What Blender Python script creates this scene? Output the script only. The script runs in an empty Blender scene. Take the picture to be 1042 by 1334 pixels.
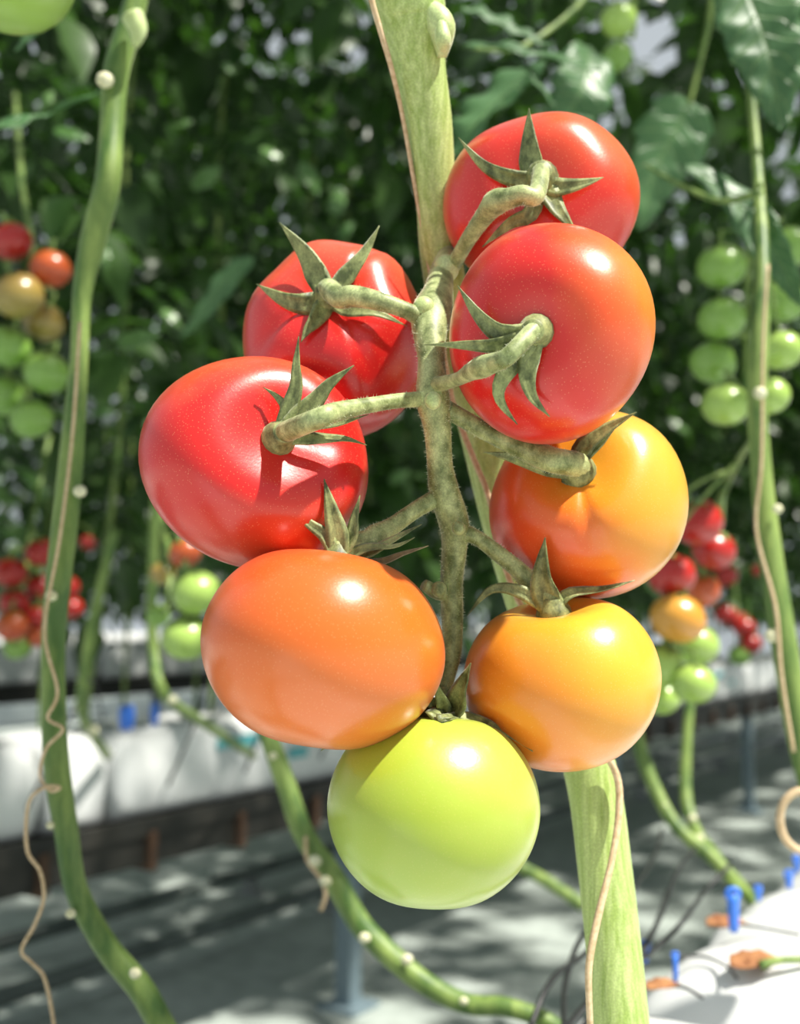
import bpy, math, random
import numpy as np
from mathutils import Vector, Matrix
from mathutils.bvhtree import BVHTree

# ------------------------------------------------------------------ camera, sky, sun, exposure
C = bpy.context.scene.collection
SC = bpy.context.scene
F = 1400.0                      # focal length in pixels of the 1042 x 1334 frame
CAM_Z = 1.20
PITCH = math.atan(133 / F)
cam_d = bpy.data.cameras.new('camera')
cam = bpy.data.objects.new('camera', cam_d)
C.objects.link(cam)
cam.location = (0, 0, CAM_Z)
cam.rotation_euler = (math.pi / 2 + PITCH, 0, 0)
cam_d.sensor_fit = 'HORIZONTAL'
cam_d.sensor_width = 24.0
cam_d.lens = F / 1042 * 24.0
cam_d.clip_start = 0.02
cam_d.dof.use_dof = True
cam_d.dof.focus_distance = 0.395
cam_d.dof.aperture_fstop = cam_d.lens / 4.8
SC.camera = cam

world = bpy.data.worlds.new('world')
SC.world = world
world.use_nodes = True
wn = world.node_tree
bg = wn.nodes['Background']
bg.inputs[0].default_value = (0.86, 0.94, 1.0, 1)
bg.inputs[1].default_value = 0.62

sun_d = bpy.data.lights.new('sun', 'SUN')
sun = bpy.data.objects.new('sun', sun_d)
C.objects.link(sun)
sun_d.energy = 8.2
sun_d.angle = math.radians(1.6)
sun_d.color = (1.0, 0.95, 0.86)
SUN_DIR = Vector((0.46, -0.25, 0.85)).normalized()      # towards the sun
sun.rotation_euler = SUN_DIR.to_track_quat('Z', 'Y').to_euler()

SC.view_settings.view_transform = 'Standard'
SC.view_settings.look = 'None'
SC.view_settings.gamma = 1
SC.view_settings.use_curve_mapping = False
SC.view_settings.exposure = 0.0

# ------------------------------------------------------------------ helpers
RIGHT = Vector((1, 0, 0))
FWD = Vector((0, math.cos(PITCH), math.sin(PITCH)))
UP = Vector((0, -math.sin(PITCH), math.cos(PITCH)))
CAMP = Vector((0, 0, CAM_Z))


def P(px, py, d):
    return CAMP + RIGHT * ((px - 521) / F * d) + FWD * d + UP * (-(py - 667) / F * d)


def proj(v):
    r = v - CAMP
    d = r.dot(FWD)
    return (521 + F * r.dot(RIGHT) / d, 667 - F * r.dot(UP) / d, d)


PHI = math.atan((1500 - 521) / F)
ROW_T = Vector((math.sin(PHI), math.cos(PHI), 0))
ROW_N = Vector((-math.cos(PHI), math.sin(PHI), 0))


def R(p, s, z):
    """p: distance across the rows, s: distance along them."""
    return ROW_N * p + ROW_T * s + Vector((0, 0, z))


class MB:
    def __init__(self):
        self.v, self.f, self.uv = [], [], []

    def tube(self, pts, rad, sides=10, sub=5, flat=None, cap=True):
        """smooth tube through pts with a radius at each"""
        n = len(pts)
        cp, cr = [], []
        if sub > 1 and n > 2:
            for i in range(n - 1):
                p0, p1, p2, p3 = pts[max(i - 1, 0)], pts[i], pts[i + 1], pts[min(i + 2, n - 1)]
                r0, r1, r2, r3 = rad[max(i - 1, 0)], rad[i], rad[i + 1], rad[min(i + 2, n - 1)]
                for k in range(sub):
                    t = k / sub
                    a, b, c, d = -t + 2 * t * t - t ** 3, 2 - 5 * t * t + 3 * t ** 3, t + 4 * t * t - 3 * t ** 3, -t * t + t ** 3
                    cp.append((p0 * a + p1 * b + p2 * c + p3 * d) * 0.5)
                    cr.append(max((r0 * a + r1 * b + r2 * c + r3 * d) * 0.5, 1e-5))
            cp.append(pts[-1]); cr.append(rad[-1])
        else:
            cp, cr = list(pts), list(rad)
        base = len(self.v)
        side = None
        for i, p in enumerate(cp):
            t = (cp[min(i + 1, len(cp) - 1)] - cp[max(i - 1, 0)])
            if t.length < 1e-9:
                t = Vector((0, 0, 1))
            t.normalize()
            if side is None:
                side = t.cross(Vector((0, 1, 0.01)))
                if side.length < 1e-3:
                    side = t.cross(Vector((1, 0, 0)))
            side = (side - t * side.dot(t)).normalized()
            w = t.cross(side)
            for k in range(sides):
                a = 2 * math.pi * k / sides
                rr = cr[i]
                self.v.append(p + side * (math.cos(a) * rr) + w * (math.sin(a) * rr * (flat or 1)))
        m = len(cp)
        for i in range(m - 1):
            for k in range(sides):
                a = base + i * sides + k
                b = base + i * sides + (k + 1) % sides
                self.f.append((a, b, b + sides, a + sides))
        if cap:
            self.f.append(tuple(base + k for k in range(sides))[::-1])
            self.f.append(tuple(base + (m - 1) * sides + k for k in range(sides)))
        return cp, cr

    def ball(self, c, r, sq=(1, 1, 1), nu=10, nv=7):
        base = len(self.v)
        for j in range(nv + 1):
            th = math.pi * j / nv
            for i in range(nu):
                a = 2 * math.pi * i / nu
                self.v.append(c + Vector((r * sq[0] * math.sin(th) * math.cos(a), r * sq[1] * math.sin(th) * math.sin(a), r * sq[2] * math.cos(th))))
        for j in range(nv):
            for i in range(nu):
                a, b = base + j * nu + i, base + j * nu + (i + 1) % nu
                self.f.append((a, a + nu, b + nu, b))

    def mesh(self, name, smooth=True):
        me = bpy.data.meshes.new(name)
        me.from_pydata([tuple(v) for v in self.v], [], self.f)
        me.update()
        if smooth:
            me.polygons.foreach_set('use_smooth', [True] * len(me.polygons))
        return me

    def build(self, name, mat, parent=None, smooth=True, kind=None):
        o = bpy.data.objects.new(name, self.mesh(name, smooth))
        o.data.materials.append(mat)
        C.objects.link(o)
        if parent is not None:
            o.parent = parent
            o.matrix_parent_inverse = parent.matrix_world.inverted() if parent.type != 'EMPTY' else Matrix.Translation(-parent.location)
        if kind:
            o['kind'] = kind
        return o


def tag(o, label, cat, group=None, kind=None):
    o['label'] = label
    o['category'] = cat
    if group:
        o['group'] = group
    if kind:
        o['kind'] = kind
    return o


def thing(name, loc, label, cat, group=None):
    o = bpy.data.objects.new(name, None)
    o.empty_display_size = 0.02
    C.objects.link(o)
    o.location = loc
    return tag(o, label, cat, group)


def attach(o, parent):
    o.parent = parent
    o.matrix_parent_inverse = Matrix.Translation(-parent.location)


# ------------------------------------------------------------------ materials
def newmat(name):
    m = bpy.data.materials.new(name)
    m.use_nodes = True
    nt = m.node_tree
    return m, nt, nt.nodes['Principled BSDF']


def N(nt, typ, **kw):
    n = nt.nodes.new(typ)
    for k, v in kw.items():
        if k.startswith('i_'):
            key = k[2:]
            n.inputs[int(key) if key.isdigit() else key].default_value = v
        else:
            setattr(n, k, v)
    return n


def ramp(nt, stops):
    r = nt.nodes.new('ShaderNodeValToRGB')
    e = r.color_ramp.elements
    while len(e) < len(stops):
        e.new(0.5)
    for el, (p, c) in zip(e, stops):
        el.position = p
        el.color = (*c, 1) if len(c) == 3 else c
    return r


def mix(nt, fac, a, b, blend='MIX'):
    m = nt.nodes.new('ShaderNodeMix')
    m.data_type = 'RGBA'
    m.blend_type = blend
    for sock, val in ((m.inputs[0], fac), (m.inputs[6], a), (m.inputs[7], b)):
        if hasattr(val, 'is_linked'):
            nt.links.new(val, sock)
        else:
            sock.default_value = val if not isinstance(val, tuple) else (*val, 1)[:4]
    return m.outputs[2]


def tomato_mat(name, stops, direction=(0, 0, 1), rough=0.31, noise=0.35, dots=0.22, sss=0.12, span=0.042):
    """ripening colours, on some fruit mixed with sunlit and shaded tones, run along one direction, with blotches and pale pin dots in the skin"""
    m, nt, b = newmat(name)
    tc = N(nt, 'ShaderNodeTexCoord')
    d = Vector(direction).normalized()
    dot = N(nt, 'ShaderNodeVectorMath', operation='DOT_PRODUCT')
    nt.links.new(tc.outputs['Object'], dot.inputs[0])
    dot.inputs[1].default_value = d
    mr = N(nt, 'ShaderNodeMapRange')
    mr.inputs[1].default_value = -span
    mr.inputs[2].default_value = span
    nt.links.new(dot.outputs['Value'], mr.inputs[0])
    nz = N(nt, 'ShaderNodeTexNoise', i_Scale=28.0, i_Detail=3.0, i_Roughness=0.5)
    nt.links.new(tc.outputs['Object'], nz.inputs['Vector'])
    ad = N(nt, 'ShaderNodeMath', operation='MULTIPLY_ADD')
    nt.links.new(nz.outputs['Fac'], ad.inputs[0])
    ad.inputs[1].default_value = noise
    nt.links.new(mr.outputs[0], ad.inputs[2])
    sb = N(nt, 'ShaderNodeMath', operation='SUBTRACT')
    nt.links.new(ad.outputs[0], sb.inputs[0])
    sb.inputs[1].default_value = noise * 0.5
    rp = ramp(nt, stops)
    nt.links.new(sb.outputs[0], rp.inputs[0])
    vo = N(nt, 'ShaderNodeTexVoronoi', i_Scale=900.0)
    nt.links.new(tc.outputs['Object'], vo.inputs['Vector'])
    lt = N(nt, 'ShaderNodeMapRange')
    lt.inputs[1].default_value = 0.24
    lt.inputs[2].default_value = 0.08
    lt.inputs[3].default_value = 0.0
    lt.inputs[4].default_value = dots
    nt.links.new(vo.outputs['Distance'], lt.inputs[0])
    col = mix(nt, lt.outputs[0], rp.outputs[0], (0.95, 0.62, 0.32))
    nt.links.new(col, b.inputs['Base Color'])
    b.inputs['Roughness'].default_value = rough
    b.inputs['Specular IOR Level'].default_value = 0.45
    b.inputs['Coat Weight'].default_value = 0.45
    b.inputs['Coat Roughness'].default_value = 0.21
    b.inputs['Sheen Weight'].default_value = 0.06
    b.inputs['Sheen Roughness'].default_value = 0.35
    b.inputs['Sheen Tint'].default_value = (1.0, 0.85, 0.78, 1)
    b.inputs['Subsurface Weight'].default_value = sss
    b.inputs['Subsurface Radius'].default_value = (1.0, 0.35, 0.15)
    b.inputs['Subsurface Scale'].default_value = 0.006
    bn = N(nt, 'ShaderNodeTexNoise', i_Scale=900.0, i_Detail=2.0)
    nt.links.new(tc.outputs['Object'], bn.inputs['Vector'])
    bp = N(nt, 'ShaderNodeBump', i_Strength=0.05, i_Distance=0.001)
    nt.links.new(bn.outputs['Fac'], bp.inputs['Height'])
    nt.links.new(bp.outputs[0], b.inputs['Normal'])
    return m


def stem_mat(name, c1, c2, rough=0.5, sheen=0.5, scale=(140, 140, 9), bump=0.25):
    m, nt, b = newmat(name)
    tc = N(nt, 'ShaderNodeTexCoord')
    mp = N(nt, 'ShaderNodeMapping')
    mp.inputs['Scale'].default_value = scale
    nt.links.new(tc.outputs['Object'], mp.inputs[0])
    nz = N(nt, 'ShaderNodeTexNoise', i_Scale=1.0, i_Detail=4.0, i_Roughness=0.6)
    nt.links.new(mp.outputs[0], nz.inputs['Vector'])
    fine = N(nt, 'ShaderNodeTexNoise', i_Scale=1400.0, i_Detail=1.0)
    nt.links.new(tc.outputs['Object'], fine.inputs['Vector'])
    rp = ramp(nt, [(0.35, c1), (0.65, c2)])
    nt.links.new(nz.outputs['Fac'], rp.inputs[0])
    fr = ramp(nt, [(0.40, (0.86, 0.86, 0.84)), (0.66, (1.12, 1.12, 1.08))])
    nt.links.new(fine.outputs['Fac'], fr.inputs[0])
    col = mix(nt, 1.0, rp.outputs[0], fr.outputs[0], 'MULTIPLY')
    nt.links.new(col, b.inputs['Base Color'])
    b.inputs['Roughness'].default_value = rough
    b.inputs['Sheen Weight'].default_value = sheen
    b.inputs['Sheen Roughness'].default_value = 0.35
    b.inputs['Sheen Tint'].default_value = (0.95, 1.0, 0.8, 1)
    bp = N(nt, 'ShaderNodeBump', i_Strength=bump, i_Distance=0.001)
    nt.links.new(nz.outputs['Fac'], bp.inputs['Height'])
    nt.links.new(bp.outputs[0], b.inputs['Normal'])
    return m


def leaf_mat(name, c1, c2, trans=0.3, rough=0.42, veins=False):
    m, nt, b = newmat(name)
    oi = N(nt, 'ShaderNodeObjectInfo')
    tc = N(nt, 'ShaderNodeTexCoord')
    nz = N(nt, 'ShaderNodeTexNoise', i_Scale=9.0, i_Detail=3.0)
    nt.links.new(tc.outputs['Object'], nz.inputs['Vector'])
    ad = N(nt, 'ShaderNodeMath', operation='MULTIPLY_ADD')
    nt.links.new(oi.outputs['Random'], ad.inputs[0])
    ad.inputs[1].default_value = 0.4
    nt.links.new(nz.outputs['Fac'], ad.inputs[2])
    rp = ramp(nt, [(0.4, c1), (0.95, c2)])
    nt.links.new(ad.outputs[0], rp.inputs[0])
    col = rp.outputs[0]
    if veins:
        uv = N(nt, 'ShaderNodeUVMap')
        sp = N(nt, 'ShaderNodeSeparateXYZ')
        nt.links.new(uv.outputs[0], sp.inputs[0])
        ab = N(nt, 'ShaderNodeMath', operation='ABSOLUTE')
        nt.links.new(sp.outputs[0], ab.inputs[0])
        # side veins slant forward from the midrib
        s1 = N(nt, 'ShaderNodeMath', operation='MULTIPLY_ADD')
        nt.links.new(ab.outputs[0], s1.inputs[0])
        s1.inputs[1].default_value = -0.16
        nt.links.new(sp.outputs[1], s1.inputs[2])
        s2 = N(nt, 'ShaderNodeMath', operation='MULTIPLY', i_1=9.0)
        nt.links.new(s1.outputs[0], s2.inputs[0])
        pp = N(nt, 'ShaderNodeMath', operation='PINGPONG', i_1=0.5)
        nt.links.new(s2.outputs[0], pp.inputs[0])
        vr = ramp(nt, [(0.0, (1, 1, 1)), (0.12, (0, 0, 0))])
        nt.links.new(pp.outputs[0], vr.inputs[0])
        mr = ramp(nt, [(0.0, (1, 1, 1)), (0.10, (0, 0, 0))])
        nt.links.new(ab.outputs[0], mr.inputs[0])
        vm = N(nt, 'ShaderNodeMath', operation='MAXIMUM')
        nt.links.new(vr.outputs[0], vm.inputs[0])
        nt.links.new(mr.outputs[0], vm.inputs[1])
        sc = N(nt, 'ShaderNodeMath', operation='MULTIPLY', i_1=0.35)
        nt.links.new(vm.outputs[0], sc.inputs[0])
        col = mix(nt, sc.outputs[0], col, (0.30, 0.45, 0.18))
        bp = N(nt, 'ShaderNodeBump', i_Strength=0.5, i_Distance=0.002)
        bp.invert = True
        nt.links.new(vm.outputs[0], bp.inputs['Height'])
        nt.links.new(bp.outputs[0], b.inputs['Normal'])
    nt.links.new(col, b.inputs['Base Color'])
    b.inputs['Roughness'].default_value = rough
    tr = N(nt, 'ShaderNodeBsdfTranslucent')
    tcol = mix(nt, 1.0, col, (1.5, 1.9, 0.7), 'MULTIPLY')
    nt.links.new(tcol, tr.inputs[0])
    ms = N(nt, 'ShaderNodeMixShader', i_0=trans)
    nt.links.new(b.outputs[0], ms.inputs[1])
    nt.links.new(tr.outputs[0], ms.inputs[2])
    nt.links.new(ms.outputs[0], nt.nodes['Material Output'].inputs[0])
    return m


def plain_mat(name, c, rough=0.5, metal=0.0, c2=None, scale=20.0, spec=0.5):
    m, nt, b = newmat(name)
    if c2:
        tc = N(nt, 'ShaderNodeTexCoord')
        nz = N(nt, 'ShaderNodeTexNoise', i_Scale=scale, i_Detail=4.0)
        nt.links.new(tc.outputs['Object'], nz.inputs['Vector'])
        rp = ramp(nt, [(0.35, c), (0.65, c2)])
        nt.links.new(nz.outputs['Fac'], rp.inputs[0])
        nt.links.new(rp.outputs[0], b.inputs['Base Color'])
    else:
        b.inputs['Base Color'].default_value = (*c, 1)
    b.inputs['Roughness'].default_value = rough
    b.inputs['Metallic'].default_value = metal
    b.inputs['Specular IOR Level'].default_value = spec
    return m


M_STEM = stem_mat('stem_skin', (0.30, 0.42, 0.10), (0.50, 0.62, 0.24), sheen=0.25, bump=0.12, scale=(420, 420, 14))
M_STALK = stem_mat('stalk_skin', (0.13, 0.17, 0.05), (0.48, 0.55, 0.25), sheen=0.3, scale=(160, 160, 120), bump=0.15)
M_NODE = stem_mat('node_skin', (0.42, 0.52, 0.20), (0.58, 0.68, 0.34), sheen=0.5)
M_SEPAL = stem_mat('sepal_skin', (0.055, 0.075, 0.018), (0.34, 0.38, 0.15), sheen=0.3, scale=(170, 170, 110), bump=0.4)
M_SEPTIP = stem_mat('dry_sepal', (0.20, 0.13, 0.06), (0.40, 0.32, 0.18), sheen=0.3)
M_BSTEM = stem_mat('vine_skin', (0.055, 0.13, 0.02), (0.26, 0.36, 0.09), sheen=0.15, scale=(60, 60, 12))
M_SCAR = plain_mat('leaf_scar', (0.62, 0.60, 0.36), 0.6, c2=(0.75, 0.74, 0.52), scale=200)
M_HAIR = plain_mat('stem_hair', (0.75, 0.80, 0.55), 0.5)
M_TWINE = plain_mat('twine_fibre', (0.50, 0.36, 0.20), 0.8, c2=(0.68, 0.52, 0.33), scale=400)
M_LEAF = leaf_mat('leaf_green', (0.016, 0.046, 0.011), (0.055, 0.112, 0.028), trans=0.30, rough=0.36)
M_LEAF2 = leaf_mat('glossy_sunlit_leaf', (0.05, 0.13, 0.03), (0.14, 0.26, 0.08), trans=0.2, rough=0.3)  # paler green stands in for sun on the outer leaves
M_LEAFN = leaf_mat('near_leaf_green', (0.055, 0.14, 0.05), (0.11, 0.24, 0.09), trans=0.25, veins=True)
M_SLAB = plain_mat('white_film', (0.66, 0.68, 0.68), 0.35, c2=(0.76, 0.78, 0.77), scale=6)
M_TEAL = plain_mat('teal_print', (0.10, 0.42, 0.45), 0.4)
M_BEAM = plain_mat('dark_gutter', (0.009, 0.010, 0.008), 0.6, c2=(0.026, 0.024, 0.019), scale=14)
M_RUST = plain_mat('rusty_bracket', (0.035, 0.02, 0.012), 0.8, c2=(0.10, 0.05, 0.025), scale=60)
M_PIPE = plain_mat('painted_pipe', (0.075, 0.095, 0.085), 0.4, c2=(0.14, 0.17, 0.155), scale=5)
M_POST = plain_mat('grey_blue_post', (0.16, 0.22, 0.25), 0.5)
M_BLACK = plain_mat('black_tube', (0.02, 0.022, 0.022), 0.45)
M_BLUE = plain_mat('blue_plastic', (0.05, 0.20, 0.75), 0.35)
M_DEAD = plain_mat('dead_leaf', (0.22, 0.08, 0.03), 0.8, c2=(0.42, 0.20, 0.08), scale=90)
M_LINK = plain_mat('galvanised', (0.3, 0.32, 0.32), 0.4, 0.6)

mf, nt, b = newmat('ground_cloth')
tc = N(nt, 'ShaderNodeTexCoord')
n1 = N(nt, 'ShaderNodeTexNoise', i_Scale=1.6, i_Detail=5.0)
n2 = N(nt, 'ShaderNodeTexNoise', i_Scale=14.0, i_Detail=4.0)
nt.links.new(tc.outputs['Object'], n1.inputs['Vector'])
nt.links.new(tc.outputs['Object'], n2.inputs['Vector'])
r1 = ramp(nt, [(0.3, (0.32, 0.37, 0.34)), (0.7, (0.50, 0.56, 0.52))])
nt.links.new(n1.outputs['Fac'], r1.inputs[0])
r2 = ramp(nt, [(0.3, (0.8, 0.8, 0.8)), (0.6, (1.05, 1.05, 1.05))])
nt.links.new(n2.outputs['Fac'], r2.inputs[0])
nt.links.new(mix(nt, 1.0, r1.outputs[0], r2.outputs[0], 'MULTIPLY'), b.inputs['Base Color'])
b.inputs['Roughness'].default_value = 0.7
bp = N(nt, 'ShaderNodeBump', i_Strength=0.3, i_Distance=0.02)
nt.links.new(n1.outputs['Fac'], bp.inputs['Height'])
nt.links.new(bp.outputs[0], b.inputs['Normal'])
M_FLOOR = mf

# ------------------------------------------------------------------ ground
g = MB()
nx = 60
rng = random.Random(3)
for j in range(nx + 1):
    for i in range(nx + 1):
        x, y = -14 + 32 * i / nx, -5 + 32 * j / nx
        g.v.append(Vector((x, y, 0.006 * math.sin(x * 3.1 + y) * math.cos(y * 2.3))))
for j in range(nx):
    for i in range(nx):
        a = j * (nx + 1) + i
        g.f.append((a, a + 1, a + nx + 2, a + nx + 1))
fl = g.build('floor', M_FLOOR)
tag(fl, 'grey green ground cloth on the greenhouse floor', 'floor', kind='structure')
del fl['category']


# ------------------------------------------------------------------ rows: gutters and white grow bags
def prism_row(mb, p0, p1, z0, z1, s0, s1, n=1):
    for k in range(n):
        a, c = s0 + (s1 - s0) * k / n, s0 + (s1 - s0) * (k + 1) / n
        base = len(mb.v)
        for s in (a, c):
            for (p, z) in ((p0, z0), (p1, z0), (p1, z1), (p0, z1)):
                mb.v.append(R(p, s, z))
        for q in ((0, 1, 2, 3), (7, 6, 5, 4), (0, 4, 5, 1), (1, 5, 6, 2), (2, 6, 7, 3), (3, 7, 4, 0)):
            mb.f.append(tuple(base + i for i in q))


def bag_mesh(p0, p1, z0, z1, s0, s1, seed=0, bulge=1.0):
    """pillow shaped bag of white film: rounded in section, pinched at its ends, with film wrinkles"""
    mb = MB()
    rg = random.Random(seed)
    ph = [rg.uniform(0, 6.28) for _ in range(6)]
    nl, na = 40, 28
    pc, zc, hp, hz = (p0 + p1) / 2, (z0 + z1) / 2, (p1 - p0) / 2, (z1 - z0) / 2
    L = s1 - s0
    for i in range(nl + 1):
        u = i / nl
        e = min(u, 1 - u) * L / 0.07
        k = 0.42 + 0.58 * math.sqrt(max(0, 1 - (1 - min(e, 1)) ** 2)) if e < 1 else 1
        for j in range(na):
            a = 2 * math.pi * j / na
            ca, sa = math.cos(a), math.sin(a)
            q = 0.32
            x = math.copysign(abs(ca) ** q, ca)
            z = math.copysign(abs(sa) ** q, sa)
            wr = 0.035 * math.sin(u * L * 26 + ph[0] + 2 * ca) + 0.02 * math.sin(u * L * 61 + ph[1] + 3 * sa) + 0.02 * math.sin(5 * a + ph[2])
            if sa < -0.6:
                wr = 0
            s = s0 + u * L
            mb.v.append(R(pc + hp * x * (k * 0.15 + 0.85 + wr * 0.5), s, zc + hz * (z * (k + wr)) if sa > -0.6 else z0 + hz * (1 + z) * 1.0))
    for i in range(nl):
        for j in range(na):
            a, b2 = i * na + j, i * na + (j + 1) % na
            mb.f.append((a, b2, b2 + na, a + na))
    mb.f.append(tuple(range(na))[::-1])
    mb.f.append(tuple(nl * na + k for k in range(na)))
    return mb


def gutter(p0, p1, z0, z1, s0, s1, label, legs=(), brackets=()):
    t = thing('growing_gutter', R((p0 + p1) / 2, (s0 + s1) / 2, 0), label, 'gutter')
    m = MB(); prism_row(m, p0, p1, z0, z1 - 0.015, s0, s1, 1)
    prism_row(m, p0 - 0.012, p0 + 0.006, z1 - 0.03, z1 + 0.012, s0, s1)
    prism_row(m, p1 - 0.006, p1 + 0.012, z1 - 0.03, z1 + 0.012, s0, s1)
    m.build('beam', M_BEAM, t, smooth=False)
    for s in brackets:
        m = MB(); prism_row(m, p0 - 0.02, p1 + 0.02, z0 - 0.012, z1 - 0.02, s - 0.011, s + 0.011)
        m.build('bracket', M_RUST, t, smooth=False)
    for s in legs:
        m = MB()
        pc = p0 + 0.07
        prism_row(m, pc - 0.028, pc + 0.028, 0.0, z0, s - 0.028, s + 0.028)
        prism_row(m, pc - 0.07, pc + 0.07, 0.0, 0.015, s - 0.07, s + 0.07)
        m.build('leg', M_POST, t, smooth=False)
    return t


ROWZ = 0.92                       # top of the bags
# near row, under the ripe truss
gutter(0.03, 0.37, 0.62, 0.70, -0.9, 4.2, 'dark gutter under the sunlit white grow bags beside the thick stem',
       legs=(0.2, 2.2), brackets=(0.1, 1.0, 1.9, 2.8))
bag_near = [(-0.85, -0.02), (0.0, 0.80), (0.83, 1.70), (1.75, 2.7), (2.75, 3.7)]
bag_labels = ['white grow bag below and behind the camera side of the thick stem', 'sunlit white grow bag nearest, under the ripe truss',
              'sunlit white grow bag with blue clips at the lower right', 'white grow bag second along the near gutter past the blue clips',
              'white grow bag far along the near gutter']
for i, (a, c) in enumerate(bag_near):
    o = bag_mesh(0.045, 0.362, 0.70, ROWZ, a, c, i).build('grow_bag', M_SLAB)
    tag(o, bag_labels[i], 'grow bag', 'grow bags in the near gutter')
# row across the aisle
gutter(2.02, 2.36, 0.60, 0.70, -0.5, 12.0, 'dark rusty gutter carrying white grow bags across the aisle',
       legs=(0.7, 2.71, 4.7, 6.7, 8.7, 10.7), brackets=[0.9 + 0.31 * k for k in range(26)])
joints = [0.6, 1.55, 1.74, 2.75, 3.7, 4.7, 5.65, 6.6, 7.6, 8.6, 9.6]
far_lab = ['white grow bag at the left edge of the far gutter', 'short rounded white grow bag beside the left vine',
           'white grow bag with teal print across the aisle', 'white grow bag behind the orange tomato and the green tomato',
           'white grow bag behind the hanging green tomato', 'white grow bag hidden behind the yellow tomato',
           'white grow bag under the yellow and green fruit cluster', 'white grow bag at the right, under the small red cluster',
           'white grow bag far right along the gutter', 'last white grow bag along the gutter at the right']
for i in range(len(joints) - 1):
    a, c = joints[i] + 0.012, joints[i + 1] - 0.012
    t = thing('grow_bag', R(2.18, (a + c) / 2, 0.70), far_lab[i], 'grow bag', 'grow bags across the aisle')
    bag_mesh(2.045, 2.335, 0.70, ROWZ, a, c, 10 + i).build('bag', M_SLAB, t)
    if i in (2, 3, 6):
        for (q, w, z0) in ((0.33, 0.16, 0.845), (0.62, 0.08, 0.79)):
            m = MB()
            s = a + (c - a) * q
            b0 = len(m.v)
            for ss in (s, s + w):
                for (dp, zz) in ((2.038, z0), (2.038, z0 + 0.03), (2.0405, z0 + 0.03), (2.0405, z0)):
                    m.v.append(R(dp - 0.003, ss, zz))
            for qf in ((0, 1, 2, 3), (7, 6, 5, 4), (0, 4, 5, 1), (1, 5, 6, 2), (2, 6, 7, 3), (3, 7, 4, 0)):
                m.f.append(tuple(b0 + k for k in qf))
            m.build('printed_band', M_TEAL, t, smooth=False)
# farther rows
for (p, s0, s1, lab, seed) in ((6.5, 1.5, 15, 'second white grow bag row far behind the left vine', 40), (9.6, 3.0, 18, 'most distant row of white grow bags', 60)):
    gutter(p, p + 0.34, 0.58, 0.70, s0, s1, 'dark gutter under the ' + lab, legs=[s0 + 0.5 + 2 * k for k in range(6)])
    s = s0; k = 0
    while s < s1 - 1.2:
        o = bag_mesh(p + 0.02, p + 0.32, 0.70, 0.98, s + 0.03, s + 1.27, seed + k).build('grow_bag', M_SLAB)
        tag(o, 'white grow bag in the ' + lab.replace('second white grow bag row', 'second bag row').replace('row of white grow bags', 'bag row'), 'grow bag', lab)
        s += 1.3; k += 1
# heating rail pipes on the floor of the next aisle
for p, lab in ((2.80, 'grey heating pipe on the floor, the nearer of the two'), (3.25, 'grey heating pipe on the floor, the farther of the two')):
    m = MB()
    m.tube([R(p, s, 0.095) for s in (-1, 4, 9, 14)], [0.028] * 4, 12, 1)
    t = thing('heating_pipe', R(p, 5, 0), lab, 'pipe')
    m.build('pipe', M_PIPE, t)
    for k in range(8):
        m = MB(); prism_row(m, p - 0.07, p + 0.07, 0.0, 0.012, 0.3 + 1.6 * k, 0.36 + 1.6 * k)
        prism_row(m, p - 0.02, p + 0.02, 0.012, 0.07, 0.3 + 1.6 * k, 0.36 + 1.6 * k)
        m.build('support', M_LINK, t, smooth=False)


# ------------------------------------------------------------------ leaves
def leaflet(mb, base, direc, normal, L, W, nst=8, teeth=0.22, droop=0.25, fold=0.25, seed=0, lobes=3.5):
    """one lobed leaflet: midrib row and two edge rows, folded along the midrib, drooping to its tip"""
    d = direc.normalized()
    n = (normal - d * normal.dot(d)).normalized()
    w = d.cross(n)
    b0 = len(mb.v)
    for i in range(nst + 1):
        t = i / nst
        prof = (math.sin(math.pi * min(t * 1.0, 1) ** 0.72)) ** 0.8 if 0 < t < 1 else 0
        lob = 1 - teeth * (0.5 + 0.5 * math.cos(2 * math.pi * lobes * t + 0.6)) * (1 if t < 0.9 else 0.4)
        hw = W * 0.5 * prof * lob
        c = base + d * (L * t) - n * (droop * L * t * t)
        mb.v.append(c)
        for sg in (-1, 1):
            fwd = 0.06 * L * math.cos(2 * math.pi * lobes * t + 1.8) * prof
            mb.v.append(c + w * (sg * hw) + n * (fold * hw * (1 + 0.25 * math.sin(9 * t + seed + sg))) + d * fwd)
            mb.uv.append(None)
    for i in range(nst):
        a = b0 + i * 3
        mb.f.append((a, a + 3, a + 4, a + 1))
        mb.f.append((a, a + 2, a + 5, a + 3))


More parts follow.
